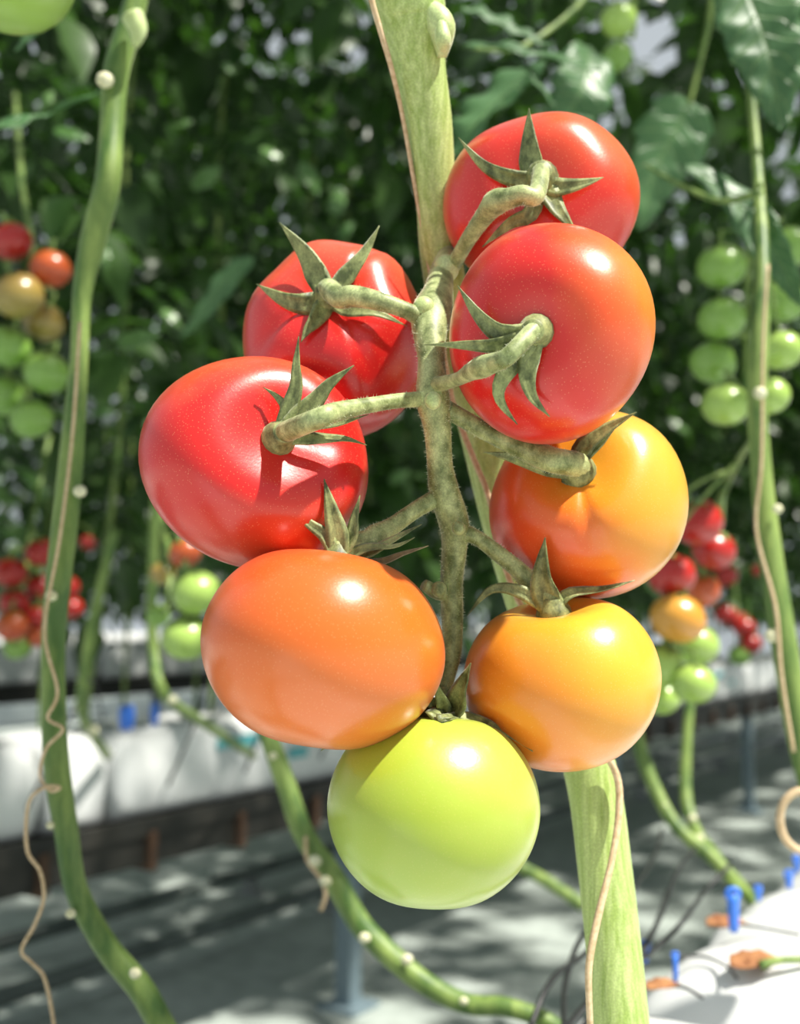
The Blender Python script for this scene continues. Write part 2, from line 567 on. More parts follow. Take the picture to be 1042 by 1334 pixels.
def compound(seed, size=0.36, pairs=3, nst=7, droop=0.5):
    """a whole tomato leaf: rachis with paired leaflets and one at its end; base at the origin, growing along +X"""
    rg = random.Random(seed)
    mb = MB()
    pts = []
    for i in range(6):
        t = i / 5
        pts.append(Vector((size * (t - 0.15 * t * t), size * 0.06 * math.sin(3 * t + seed), size * (0.18 * t - droop * t * t))))
    mb.tube(pts, [0.0035, 0.003, 0.0026, 0.002, 0.0016, 0.001], 4, 1, cap=False)
    for k in range(pairs):
        t = 0.3 + 0.55 * k / max(pairs - 1, 1)
        i = int(t * 5); fr = t * 5 - i
        c = pts[i].lerp(pts[i + 1], fr)
        tn = (pts[i + 1] - pts[i]).normalized()
        for sg in (-1, 1):
            d = (tn * rg.uniform(0.35, 0.7) + Vector((0, sg, 0)) + Vector((0, 0, rg.uniform(-0.55, 0.1)))).normalized()
            L = size * rg.uniform(0.30, 0.42) * (1 - 0.12 * abs(k - 1))
            nn = Vector((rg.uniform(-0.3, 0.3), rg.uniform(-0.3, 0.3), 1))
            leaflet(mb, c, d, nn, L, L * rg.uniform(0.48, 0.62), nst, seed=seed + k, droop=rg.uniform(0.1, 0.4), fold=rg.uniform(0.1, 0.35))
    tn = (pts[5] - pts[4]).normalized()
    leaflet(mb, pts[5], tn, Vector((0.2, 0, 1)), size * 0.42, size * 0.27, nst, droop=0.3, seed=seed)
    return mb


LEAF_MB = [compound(s, size=rs, nst=6, droop=dr) for s, rs, dr in ((1, 0.34, 0.5), (2, 0.38, 0.7), (3, 0.32, 0.35), (4, 0.40, 0.6), (5, 0.30, 0.8), (6, 0.36, 0.45))]
LEAF_ME = []
for mb_ in LEAF_MB:
    me = mb_.mesh('leaf')
    me.materials.append(M_LEAF)
    LEAF_ME.append(me)


def leaf_matrix(pos, az, tilt, roll, sc):
    return Matrix.Translation(pos) @ Matrix.Rotation(az, 4, 'Z') @ Matrix.Rotation(tilt, 4, 'Y') @ Matrix.Rotation(roll, 4, 'X') @ Matrix.Scale(sc, 4)


def joined(name, mats, mat, templates):
    """many leaves joined into one mesh (stuff)"""
    V, Fc, off = [], [], 0
    tv = [np.array([tuple(v) for v in t.v]) for t in templates]
    tf = []
    for t in templates:
        tf.append(np.array([q for q in t.f if len(q) == 4], dtype=np.int64))
    for k, M in mats:
        A = np.array(M)
        v = tv[k] @ A[:3, :3].T + A[:3, 3]
        V.append(v); Fc.append(tf[k] + off); off += len(v)
    V = np.concatenate(V); Fc = np.concatenate(Fc)
    me = bpy.data.meshes.new(name)
    me.vertices.add(len(V)); me.vertices.foreach_set('co', V.ravel())
    me.loops.add(Fc.size); me.loops.foreach_set('vertex_index', Fc.ravel())
    me.polygons.add(len(Fc)); me.polygons.foreach_set('loop_start', np.arange(0, Fc.size, 4))
    me.polygons.foreach_set('use_smooth', np.ones(len(Fc), bool))
    me.update(calc_edges=True)
    me.materials.append(mat)
    o = bpy.data.objects.new(name, me)
    C.objects.link(o)
    return o


rng = random.Random(11)
# plants of the row across the aisle: stem, string and every leaf its own part
s = 0.55
pi = 0
row_plants = []
while s < 11.5:
    t = thing('tomato_plant', R(2.2, s, 0.92), 'tall leafy tomato plant rising from the grow bags across the aisle', 'plant', 'tomato plants across the aisle')
    lean = rng.uniform(-0.10, 0.10)
    row_plants.append((s, t))
    pts = [R(2.2 + 0.03 * math.sin(k * 1.3 + s), s + lean * k * 0.4, 0.90 + 0.36 * k) for k in range(8)]
    m = MB(); m.tube(pts, [0.009, 0.009, 0.009, 0.008, 0.008, 0.007, 0.006, 0.004], 7, 3)
    m.build('stem', M_BSTEM, t)
    nl = 30
    zlow = 1.30 + rng.uniform(-0.08, 0.10)
    for k in range(nl):
        z = zlow + (3.35 - zlow) * (k + rng.random()) / nl
        i = min(int((z - 0.90) / 0.36), 6); fr = (z - 0.90) / 0.36 - i
        pos = pts[i].lerp(pts[i + 1], min(fr, 1))
        # mostly towards the two aisles
        az = math.atan2(ROW_N.y, ROW_N.x) + (math.pi if rng.random() < 0.6 else 0) + rng.uniform(-1.1, 1.1)
        me = LEAF_ME[rng.randrange(6)]
        o = bpy.data.objects.new('leaf', me)
        C.objects.link(o)
        o.parent = t
        o.matrix_parent_inverse = Matrix.Translation(-t.location)
        o.matrix_basis = leaf_matrix(pos, az, rng.uniform(-0.3, 0.5), rng.uniform(-0.6, 0.6), rng.uniform(0.85, 1.25))
    s += 0.40 + rng.uniform(-0.05, 0.05)
    pi += 1

# farther rows, each plant's foliage joined
for (p, s0, s1, cnt, z0) in ((4.3, 1.2, 16, 0, 1.50), (6.66, 2, 18, 0, 1.30), (9.8, 3.5, 22, 0, 1.35)):
    s = s0
    while s < s1:
        lab = {4.3: 'leafy tomato plant in the row behind the aisle plants', 6.66: 'leafy tomato plant above the second row of grow bags',
               9.8: 'leafy tomato plant in the most distant row'}[p]
        t = thing('tomato_plant', R(p, s, 0.7), lab, 'plant', lab + 's')
        m = MB(); m.tube([R(p, s, 0.0 if p == 4.3 else 0.9), R(p + 0.03, s + 0.05, 1.8), R(p, s, 3.2)], [0.01, 0.01, 0.006], 6, 3)
        m.build('stem', M_BSTEM, t)
        ms = []
        for k in range(60):
            z = z0 + (4.6 - z0) * rng.random()
            ms.append((rng.randrange(6), leaf_matrix(R(p + rng.uniform(-.05, .05), s + rng.uniform(-.2, .2), z), rng.uniform(0, 6.28), rng.uniform(-.3, .5), rng.uniform(-.6, .6), rng.uniform(1.0, 1.4))))
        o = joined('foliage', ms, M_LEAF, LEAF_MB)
        o['kind'] = 'stuff'
        attach(o, t)
        s += 0.5
# leafy heads of the plants trained over the aisles, laid out to shade the floor and everything beyond
gaps = [(P(405, 232, 2.75), .22), (P(268, 232, 2.45), .22), (P(136, 335, 2.35), .2), (P(300, 400, 2.5), .22), (P(178, 440, 2.4), .2), (P(60, 130, 2.2), .22),
        (P(880, 560, 4.6), .25), (P(760, 90, 4.0), .3), (P(480, 640, 3.0), .2), (P(215, 1000, 2.45), .14), (P(300, 980, 2.65), .14), (P(80, 1290, 3.2), .14), (P(700, 1190, 3.9), .16),
        (P(960, 1060, 5.5), .2)]
ms = []
for k in range(5600):
    x, y = rng.uniform(-1.6, 9.5), rng.uniform(1.1, 14.0)
    z = rng.uniform(2.9, 3.7)
    # openings cut in the leaf roof to drop sun flecks on chosen spots
    if any((x - g.x - SUN_DIR.x / SUN_DIR.z * (z - g.z)) ** 2 + (y - g.y - SUN_DIR.y / SUN_DIR.z * (z - g.z)) ** 2 < q * q for g, q in gaps):
        continue
    ms.append((rng.randrange(6), leaf_matrix(Vector((x, y, z)), rng.uniform(0, 6.28), rng.uniform(-.5, .5), rng.uniform(-.8, .8), rng.uniform(1.0, 1.5))))
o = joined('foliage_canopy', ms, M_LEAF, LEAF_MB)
tag(o, 'dense leafy tops of the tomato plants trained overhead across the aisles', 'foliage', kind='stuff')



# ------------------------------------------------------------------ big blades close to the camera
def blade(pxs, depths, width_px, up_hint, name, parent, mat, teeth=0.25, lobes=4.0, nst=28, fold=0.3, seed=0):
    """one big leaflet along a pixel path with real depths: lobed outline, fold at the midrib, veins from the material"""
    ctrl = [P(x, y, d) for (x, y), d in zip(pxs, depths)]
    W = width_px * depths[0] / F
    m = MB(); cp, _ = m.tube(ctrl, [0.001] * len(ctrl), 4, max(2, nst // (len(ctrl) - 1)))
    m = MB()
    n = len(cp)
    uvs = []
    for i, c in enumerate(cp):
        t = i / (n - 1)
        d = (cp[min(i + 1, n - 1)] - cp[max(i - 1, 0)]).normalized()
        nn = (up_hint - d * up_hint.dot(d)).normalized()
        w = d.cross(nn)
        prof = math.sin(math.pi * t ** 0.7) ** 0.85 if 0 < t < 1 else 0.02
        ph = (lobes * t) % 1.0
        saw = ph ** 1.4
        lob = 1 - teeth * (1 - saw)
        for j in range(-4, 5):
            u = j / 4
            hw = W * 0.5 * prof * (lob if abs(u) > 0.6 else 1 - teeth * 0.5)
            rip = 0.05 * W * math.sin(lobes * 2 * math.pi * t + abs(u) * 2 + seed) * abs(u)
            m.v.append(c + w * (u * hw) + nn * (fold * abs(u) * hw + rip) - nn * (0.15 * hw * u * u) - d * (0.0))
            uvs.append((u, t))
    for i in range(n - 1):
        for j in range(8):
            a = i * 9 + j
            m.f.append((a, a + 1, a + 10, a + 9))
    me = m.mesh(name)
    uvl = me.uv_layers.new(name='UVMap')
    for lp in me.loops:
        uvl.data[lp.index].uv = uvs[lp.vertex_index]
    me.materials.append(mat)
    o = bpy.data.objects.new(name, me)
    C.objects.link(o)
    attach(o, parent)
    md = o.modifiers.new('thick', 'SOLIDIFY'); md.thickness = 0.0006
    return o


def px_tube(path, sides=14, sub=5, flat=None):
    """path of (px, py, depth, half width in px)"""
    m = MB()
    cp, cr = m.tube([P(x, y, d) for x, y, d, w in path], [w * d / F for x, y, d, w in path], sides, sub, flat)
    return m, cp, cr


def hairs(cp, cr, n, length, seed):
    """fine hairs standing on a stem"""
    rg = random.Random(seed)
    m = MB()
    for _ in range(n):
        k = rg.randrange(1, len(cp) - 1)
        f = rg.random()
        c = cp[k].lerp(cp[k + 1], f) if k + 1 < len(cp) else cp[k]
        t = (cp[k + 1] - cp[k - 1]).normalized()
        a = Vector((rg.gauss(0, 1), rg.gauss(0, 1), rg.gauss(0, 1)))
        a = (a - t * a.dot(t)).normalized()
        rr = cr[k]
        b = c + a * (rr * 0.97)
        tip = b + (a + t * rg.uniform(-.3, .3)).normalized() * (length * rg.uniform(0.5, 1.2))
        w = t * 0.00007
        b0 = len(m.v)
        m.v += [b - w, b + w, tip]
        m.f.append((b0, b0 + 1, b0 + 2))
    return m


# ------------------------------------------------------------------ the main vine with its truss stalk
vine = thing('tomato_vine', P(815, 1480, 0.46), 'thick pale green tomato stem running behind the ripe truss', 'vine')
main_path = [(520, -70, .475, 44), (533, 0, .475, 46), (537, 30, .477, 43), (546, 90, .48, 35), (559, 160, .483, 30), (568, 260, .487, 26.5), (574, 330, .492, 27), (590, 420, .50, 28),
             (628, 560, .51, 30), (664, 700, .512, 31), (720, 870, .505, 33), (768, 1000, .495, 34.5), (790, 1150, .485, 35.5), (809, 1334, .47, 37), (822, 1480, .46, 38), (834, 1620, .452, 38)]
m, cp, cr = px_tube(main_path, 24, 7)
m.build('stem', M_STEM, vine)
hairs(cp, cr, 5200, 0.0011, 1).build('stem_hair', M_HAIR, vine, kind='stuff')
m = MB()   # swollen leaf scar at the top right of the stem
m.tube([P(560, 10, .468), P(575, 35, .466), P(576, 75, .470)], [.004, .0062, .002], 12, 6)
m.tube([P(575, 30, .462), P(577, 52, .4605), P(577, 66, .463)], [.0022, .0036, .0015], 10, 5)
m.build('leaf_scar', M_NODE, vine)
ped = [(584, 332, .486, 13), (581, 345, .474, 17), (574, 362, .462, 17), (570, 385, .450, 21), (562, 410, .438, 27), (560, 436, .428, 22), (562, 470, .422, 18), (563, 505, .417, 21), (565, 528, .416, 22),
       (570, 560, .417, 18), (573, 605, .420, 17), (579, 642, .422, 20), (591, 680, .426, 20), (592, 710, .428, 17), (588, 760, .430, 15), (589, 800, .431, 14.5),
       (588, 850, .431, 13), (580, 890, .430, 11), (577, 925, .428, 9)]
m, cp, cr = px_tube(ped, 18, 6)
st = m.build('truss_stalk', M_STALK, vine)
hairs(cp, cr, 3000, 0.0012, 2).build('stalk_hair', M_HAIR, vine, kind='stuff')
for (x, y, d, r, lab) in ((581, 350, .462, 17, 1), (552, 402, .430, 15, 1), (564, 522, .400, 11, 1), (597, 688, .414, 9, 0), (572, 768, .422, 10, 0)):
    m = MB(); m.ball(P(x, y, d), r * d / F, (1, 0.9, 1.1), 12, 8)
    m.build('stalk_joint', M_NODE if lab else M_STALK, vine)
# short aborted flower stub beside the lower stalk
m, cp, cr = px_tube([(590, 775, .431, 9), (570, 772, .427, 10), (552, 762, .424, 8)], 10, 4)
m.build('stalk_stub', M_STALK, vine)


# ------------------------------------------------------------------ the eight tomatoes of the truss
def fruit_shape(axis, a, b, seed, lobes=5, lob=0.05, dimple=0.16, dw=0.42, nu=72, nv=48, crease=None):
    """vertices of one tomato about the origin; axis points to its stem end. a: equator radius, b: pole half height"""
    rg = random.Random(seed)
    ph = [rg.uniform(0, 6.28) for _ in range(4)]
    q = Vector((0, 0, 1)).rotation_difference(axis)
    V, Fc = [], []
    for j in range(nv + 1):
        th = math.pi * j / nv
        for i in range(nu):
            az = 2 * math.pi * i / nu
            shoulder = math.exp(-((th - 0.75) / 0.55) ** 2)
            mod = 1 + lob * shoulder * math.cos(lobes * az + ph[0]) + 0.018 * math.cos(2 * az + ph[1]) * math.sin(th) + 0.012 * math.cos(3 * az + ph[2]) * math.sin(th)
            cre = 0.0
            if crease:
                for (ca, cw, cd) in crease:
                    da = (az - ca + math.pi) % (2 * math.pi) - math.pi
                    cre += cd * math.exp(-(da / cw) ** 2) * math.exp(-((th - 0.55) / 0.45) ** 2)
            sx = abs(math.sin(th)) ** 0.92
            r = a * sx * (mod - cre)
            z = b * (math.copysign(abs(math.cos(th)) ** 1.05, math.cos(th))) - b * dimple * math.exp(-(th / dw) ** 2) * 1.3 + b * 0.03 * math.exp(-((math.pi - th) / 0.3) ** 2)
            z *= (1 - cre * 0.8)
            V.append(q @ Vector((r * math.cos(az), r * math.sin(az), z)))
    for j in range(nv):
        for i in range(nu):
            x, y = j * nu + i, j * nu + (i + 1) % nu
            if j == 0:
                Fc.append((x, x + nu, y + nu))
            elif j == nv - 1:
                Fc.append((x, x + nu, y))
            else:
                Fc.append((x, x + nu, y + nu, y))
    pole = V[0].copy()
    return V, Fc, pole


def camdir(ax, ay, az):
    return (RIGHT * ax + UP * ay - FWD * az).normalized()


def tomato(label, bbox, depth, axis, mat, sepals, pedicel, seed=0, lobes=5, lob=0.05, dimple=0.16, ratio=0.86, crease=None, dw=0.42, hub=20, sepal_mats=None, group='tomatoes of the ripe truss'):
    x0, y0, x1, y1 = bbox
    cx, cy = (x0 + x1) / 2, (y0 + y1) / 2
    cen = P(cx, cy, depth)
    ax = camdir(*axis)
    a = (x1 - x0) / 2 * depth / F
    V, Fc, pole = fruit_shape(ax, a, a * ratio, seed, lobes, lob, dimple, dw, crease=crease)
    for _ in range(6):            # size the fruit to the extent measured for it
        pr = [proj(cen + v) for v in V]
        xs, ys = [p[0] for p in pr], [p[1] for p in pr]
        kx, ky = (x1 - x0) / (max(xs) - min(xs)), (y1 - y0) / (max(ys) - min(ys))
        kz = (kx + ky) / 2 if _ < 3 else 1
        sh = RIGHT * ((cx - (max(xs) + min(xs)) / 2) * depth / F) - UP * ((cy - (max(ys) + min(ys)) / 2) * depth / F)
        cen = cen + sh
        sc = lambda v: RIGHT * (v.dot(RIGHT) * kx) + UP * (v.dot(UP) * ky) + FWD * (v.dot(FWD) * kz)
        V = [sc(v) for v in V]
        pole = sc(pole)
    t = thing('tomato', cen, label, 'tomato', group)
    me = bpy.data.meshes.new('fruit')
    me.from_pydata([tuple(v) for v in V], [], Fc)
    me.polygons.foreach_set('use_smooth', [True] * len(me.polygons))
    me.update()
    me.validate()
    me.materials.append(mat)
    fo = bpy.data.objects.new('fruit', me)
    C.objects.link(fo)
    fo.parent = t
    bvh = BVHTree.FromPolygons([tuple(v + cen) for v in V], Fc)

    def hit(px, py):
        d = (P(px, py, 1.0) - CAMP).normalized()
        h = bvh.ray_cast(CAMP, d)
        return (h[0] - CAMP).dot(FWD) if h[0] else None
    pw = cen + pole
    ppx, ppy, pd = proj(pw)
    # hub of the calyx: a shallow cup seated in the dimple
    m = MB()
    hr = hub * pd / F
    m.tube([pw - ax * 0.001, pw + ax * 0.002, pw + ax * 0.0045, pw + ax * 0.0075], [hr * 1.2, hr * 1.15, hr * 0.95, hr * 0.72], 14, 3)
    cal = m.build('calyx', M_SEPAL, t)
    for si, sp in enumerate(sepals):
        pts, hw = sp[0], sp[1]
        dd = sp[2] if len(sp) > 2 else 0.0       # how far the tip stands towards the camera
        smat = sp[3] if len(sp) > 3 else M_SEPAL
        full = [(ppx + (pts[0][0] - ppx) * 0.12, ppy + (pts[0][1] - ppy) * 0.12)] + list(pts)
        n = 15
        # arc length param through pixel points
        mm = MB(); c2, _ = mm.tube([Vector((x, y, 0)) for x, y in full], [1] * len(full), 3, 6)
        lens = [0]
        for i in range(1, len(c2)):
            lens.append(lens[-1] + (c2[i] - c2[i - 1]).length)
        smp = []
        for i in range(n):
            L = lens[-1] * i / (n - 1)
            k = 1
            while k < len(lens) - 1 and lens[k] < L:
                k += 1
            f = (L - lens[k - 1]) / max(lens[k] - lens[k - 1], 1e-6)
            smp.append(c2[k - 1].lerp(c2[k], f))
        dep = []
        for i, q in enumerate(smp):
            u = i / (n - 1)
            d = pd - 0.003 * (1 - u) - dd * u ** 1.3
            h = hit(q.x, q.y)
            if h is not None and (axis[2] > 0 or dd >= 0.012):
                d = min(d, h - 0.0018 - 0.0035 * u * (1 - 0.2 * u))
            dep.append(d)
        for _ in range(2):
            dep = [min(dep[i], (dep[max(i - 1, 0)] + dep[i] + dep[min(i + 1, n - 1)]) / 3 + 0.0004) for i in range(n)]
        path = [P(q.x, q.y, d) for q, d in zip(smp, dep)]
        m = MB()
        rg = random.Random(seed * 7 + si)
        for i, c in enumerate(path):
            u = i / (n - 1)
            d = (path[min(i + 1, n - 1)] - path[max(i - 1, 0)]).normalized()
            view = (CAMP - c).normalized()
            nn = (ax * 0.5 + view * 0.9)
            nn = (nn - d * nn.dot(d)).normalized()
            w = d.cross(nn)
            prof = (0.75 + 0.55 * u) if u < 0.25 else max(0.04, (1 - ((u - 0.25) / 0.75) ** 1.25)) * 0.9
            wd = hw * dep[i] / F * prof * 1.38
            tw = 0.35 * math.sin(3 * u + rg.uniform(-.2, .2))
            th = 0.0006 * (1 - 0.6 * u)
            e = wd * 0.30
            ww = w * math.cos(tw) + nn * math.sin(tw)
            nw = nn * math.cos(tw) - w * math.sin(tw)
            m.v += [c + ww * wd + nw * e, c + ww * wd * 0.5 + nw * (e * 0.35 + th), c + nw * (th * 0.2), c - ww * wd * 0.5 + nw * (e * 0.35 + th),
                    c - ww * wd + nw * e, c - ww * wd * 0.5 + nw * (e * 0.2 - th), c - nw * th * 1.6, c + ww * wd * 0.5 + nw * (e * 0.2 - th)]
        for i in range(n - 1):
            for k in range(8):
                a0, b0 = i * 8 + k, i * 8 + (k + 1) % 8
                m.f.append((a0, b0, b0 + 8, a0 + 8))
        m.f.append(tuple(range(8))[::-1]); m.f.append(tuple((n - 1) * 8 + k for k in range(8)))
        so = m.build('sepal', smat)
        so.parent = cal
        so.matrix_parent_inverse = Matrix.Identity(4)
    if pedicel:
        path = list(pedicel)
        m = MB()
        pts = [P(x, y, d) for x, y, d, w in path] + [pw + ax * 0.006, pw + ax * 0.0015]
        rad = [w * d / F for x, y, d, w in path] + [path[-1][3] * pd / F, path[-1][3] * pd / F * 1.1]
        cp, cr = m.tube(pts, rad, 14, 6)
        m.build('pedicel', M_STALK, t)
        hairs(cp, cr, 500, 0.001, seed + 50).build('pedicel_hair', M_HAIR, t, kind='stuff')
    return t


RED, RED2 = (0.62, 0.018, 0.014), (0.70, 0.05, 0.02)
ORA, ORB, YEL = (0.80, 0.13, 0.02), (0.85, 0.26, 0.03), (0.88, 0.46, 0.04)

mt = tomato_mat('tomato_red_sun_wash', [(0.0, (0.62, 0.012, 0.010)), (0.55, (0.64, 0.026, 0.012)), (1.0, (0.72, 0.13, 0.03))], (0.5, 0, 0.7))  # orange upper right is the sun's wash put into the colour
tomato('red tomato at the top of the truss with sepals spread over its face', (577, 145, 834, 385), .473, (-.12, .10, .98), mt,
       [([(668, 232), (630, 215), (597, 179)], 9), ([(694, 225), (690, 180), (689, 141)], 13, .004), ([(722, 245), (750, 242), (786, 231)], 11),
        ([(722, 268), (735, 285), (752, 305)], 12), ([(690, 278), (665, 290), (628, 322)], 10)],
       [(588, 350, .464, 10), (610, 312, .450, 10.5), (632, 280, .438, 13), (646, 264, .430, 17), (662, 259, .425, 14), (680, 254, .422, 13), (698, 255, .423, 12)], seed=1, lob=0.03, ratio=.88)

mt = tomato_mat('tomato_red_to_orange', [(0.0, (0.60, 0.010, 0.009)), (0.5, (0.64, 0.016, 0.010)), (0.78, (0.76, 0.12, 0.02)), (1.0, (0.84, 0.26, 0.03))], (0.95, -0.1, 0.28))  # right side mixes ripening with sunlight, both put into the ramp
tomato('big red tomato flushed orange on its right side, nearest under the top tomato', (585, 290, 854, 579), .402, (-.30, -.12, .94), mt,
       [([(655, 435), (625, 412), (596, 372)], 12), ([(650, 449), (600, 449), (553, 449)], 9), ([(655, 490), (650, 520), (674, 553)], 12), ([(686, 480), (692, 515), (716, 543)], 12),
        ([(696, 430), (703, 437), (700, 452)], 7, .004)],
       [(566, 502, .414, 11), (596, 494, .398, 9), (614, 484, .384, 12), (628, 478, .375, 15), (645, 472, .368, 13), (662, 464, .362, 12)], seed=2, lobes=4, lob=0.025, ratio=.9, dimple=.14)

mt = tomato_mat('tomato_pink_red', [(0.0, (0.58, 0.010, 0.010)), (0.6, (0.62, 0.018, 0.014)), (1.0, (0.72, 0.10, 0.04))], (0.0, 0, 1))  # orange at the top is sun haze painted into the skin
tomato('red creased tomato at the rear left, behind the wide red one', (316, 312, 558, 573), .478, (-.04, .42, .90), mt,
       [([(415, 362), (398, 330), (364, 290)], 13), ([(452, 360), (475, 330), (494, 294)], 11), ([(400, 396), (370, 390), (334, 370)], 12), ([(408, 420), (400, 430), (392, 446)], 11),
        ([(450, 405), (490, 408), (530, 425)], 8)],
       [(556, 418, .432, 13), (530, 405, .428, 11), (505, 396, .426, 12), (480, 389, .427, 13.5), (458, 386, .430, 14.5), (442, 388, .433, 14)], seed=3, lobes=6, lob=0.04, ratio=.9,
       crease=[(1.0, .10, .05), (5.2, .12, .05), (3.6, .12, .06)])

mt = tomato_mat('tomato_deep_red', [(0.0, (0.70, 0.07, 0.02)), (0.3, (0.62, 0.013, 0.010)), (0.75, (0.62, 0.014, 0.010)), (1.0, (0.74, 0.11, 0.03))], (-0.2, 0, 1))  # orange top end carries the sun's wash as colour
tomato('wide glossy red tomato at the left of the truss', (180, 464, 480, 742), .425, (.40, .30, .86), mt,
       [([(385, 510), (386, 475), (389, 438)], 10, .006), ([(372, 535), (362, 518), (342, 504)], 7, .002), ([(410, 525), (430, 500), (461, 476)], 13, .008),
        ([(420, 572), (450, 572), (478, 580)], 8), ([(405, 556), (440, 552), (480, 540)], 7, .004)],
       [(552, 520, .416, 11), (520, 522, .408, 10), (480, 528, .398, 10.5), (440, 536, .388, 13), (415, 545, .381, 14)], seed=4, lobes=3, lob=0.02, ratio=.9, dimple=.26, dw=.55,
       crease=[(0.4, .3, .06)])

mt = tomato_mat('tomato_orange', [(0.0, (0.70, 0.17, 0.02)), (0.45, (0.72, 0.15, 0.014)), (0.8, (0.72, 0.12, 0.014)), (1.0, (0.68, 0.07, 0.014))], (-0.35, 0, 0.9))
tomato('broad orange tomato at the lower left of the truss', (261, 715, 580, 977), .393, (.14, .96, -.22), mt,
       [([(425, 700), (400, 680), (373, 650)], 8), ([(440, 700), (432, 665), (422, 624)], 13), ([(458, 700), (462, 675), (469, 645)], 9), ([(480, 722), (510, 705), (549, 683)], 9),
        ([(490, 735), (525, 722), (558, 711)], 8, 0, M_SEPTIP), ([(478, 715), (515, 712), (540, 700)], 8, .004)],
       [(577, 645, .424, 13), (545, 662, .418, 11), (512, 685, .411, 12), (492, 698, .407, 17), (478, 706, .404, 16)], seed=5, lobes=3, lob=0.02, ratio=.82, dimple=.12)

mt = tomato_mat('tomato_amber', [(0.0, (0.72, 0.045, 0.015)), (0.28, (0.80, 0.15, 0.018)), (0.5, (0.78, 0.31, 0.02)), (1.0, (0.80, 0.43, 0.05))], (0.75, 0, 0.45))  # red end holds the shadow on its left; amber is its own
tomato('amber orange tomato on the right, below the big red one', (637, 533, 897, 781), .450, (-.28, .46, .84), mt,
       [([(705, 604), (670, 596), (630, 589)], 12, .008), ([(760, 585), (790, 560), (829, 537)], 12, .012), ([(755, 600), (780, 580), (800, 560)], 9, .010), ([(728, 615), (735, 618), (742, 622)], 14, .002)],
       [(582, 533, .417, 12), (620, 555, .421, 12), (660, 576, .421, 12.5), (700, 592, .417, 17), (722, 600, .414, 17)], seed=6, lobes=4, lob=0.03, ratio=.88, dimple=.2,
       crease=[(4.6, .14, .06)])

mt = tomato_mat('tomato_yellow_orange', [(0.0, (0.76, 0.15, 0.015)), (0.35, (0.80, 0.28, 0.02)), (0.7, (0.82, 0.42, 0.03)), (1.0, (0.82, 0.50, 0.055))], (0.65, 0, 0.5))  # ramp paints shaded-side orange to lit-side yellow along with the ripening
tomato('yellow orange tomato at the lower right of the truss, in front of the thick stem', (603, 778, 862, 1006), .424, (-.14, .97, .10), mt,
       [([(708, 765), (707, 735), (710, 700)], 15, .004), ([(740, 775), (785, 768), (827, 756)], 8, .002), ([(680, 772), (640, 768), (609, 802)], 8, -.002)],
       [(593, 690, .427, 14), (620, 700, .427, 10), (650, 722, .427, 11), (678, 745, .427, 12), (693, 762, .427, 15)], seed=7, lobes=3, lob=0.035, ratio=.86, dimple=.2)

mt = tomato_mat('tomato_green', [(0.0, (0.30, 0.42, 0.05)), (0.5, (0.36, 0.46, 0.04)), (1.0, (0.46, 0.54, 0.08))], (0.6, 0, 0.6), dots=.12, noise=.5)
tomato('unripe green tomato hanging lowest on the truss', (426, 934, 704, 1185), .402, (.03, .97, -.24), mt,
       [([(592, 925), (600, 900), (613, 864)], 17, .012), ([(578, 925), (572, 905), (566, 884)], 9, .012), ([(568, 925), (560, 912), (553, 893)], 8, .008), ([(606, 935), (648, 949), (694, 979)], 8, .012), ([(540, 940), (470, 945), (418, 978)], 12, -.004)],
       [(580, 895, .428, 9), (578, 920, .425, 9)], seed=8, lobes=3, lob=0.02, ratio=.88, dimple=.1)


# ------------------------------------------------------------------ twine
def twine(path, label, r=1.0):
    m, cp, cr = px_tube(path, 7, 6)
    o = m.build('twine', M_TWINE)
    return tag(o, label, 'twine')


twine([(470, -60, .462, 4), (484, 0, .462, 4), (497, 45, .464, 4), (510, 90, .468, 3.5), (524, 150, .477, 3), (540, 240, .482, 3), (556, 330, .487, 3), (580, 470, .490, 3.2), (592, 530, .492, 3.5),
       (606, 570, .488, 4), (622, 610, .488, 4), (638, 652, .489, 4), (665, 760, .490, 4), (730, 880, .484, 4), (775, 960, .478, 4), (803, 1010, .478, 5), (806, 1060, .474, 5), (797, 1120, .465, 4.5),
       (780, 1190, .456, 5), (768, 1250, .450, 5), (767, 1300, .447, 4.5), (772, 1400, .445, 4.5)], 'beige twine wound around the thick main stem')


# ------------------------------------------------------------------ neighbouring vines
def vine_thing(label, path, scars=(), sides=12, base=None, mat=None):
    b = P(*path[-1][:3]) if base is None else base
    t = thing('tomato_vine', b, label, 'vine')
    m, cp, cr = px_tube(path, sides, 6)
    m.build('stem', mat or M_BSTEM, t)
    for (x, y, d, r) in scars:
        m = MB(); m.ball(P(x, y, d), r * d / F, (1, 0.8, 0.9), 10, 7)
        m.build('leaf_scar', M_SCAR, t)
    return t


lv = vine_thing('knobbly green vine hanging down the left side', [(190, -60, .74, 14), (172, 20, .74, 16), (152, 90, .735, 17), (146, 160, .73, 16), (140, 240, .72, 17), (122, 310, .72, 17), (107, 385, .715, 13),
                (103, 470, .71, 12), (96, 560, .70, 15), (88, 650, .69, 17), (78, 740, .68, 17), (70, 830, .68, 16), (70, 920, .67, 16), (74, 1000, .665, 17), (86, 1080, .66, 16), (100, 1160, .66, 15),
                (140, 1235, .66, 16), (185, 1290, .66, 17), (225, 1360, .66, 17), (290, 1450, .66, 17)],
                [(137, 104, .722, 12), (104, 640, .68, 9), (67, 776, .67, 8), (92, 1190, .65, 7), (176, 1268, .645, 8), (66, 1075, .655, 6)])
m, _, _ = px_tube([(172, 20, .72, 15), (180, 40, .72, 12), (176, 60, .72, 5)], 10, 4)
m.build('leaf_stub', M_NODE, lv)  # pale node colour stands in for sunlight on the stub
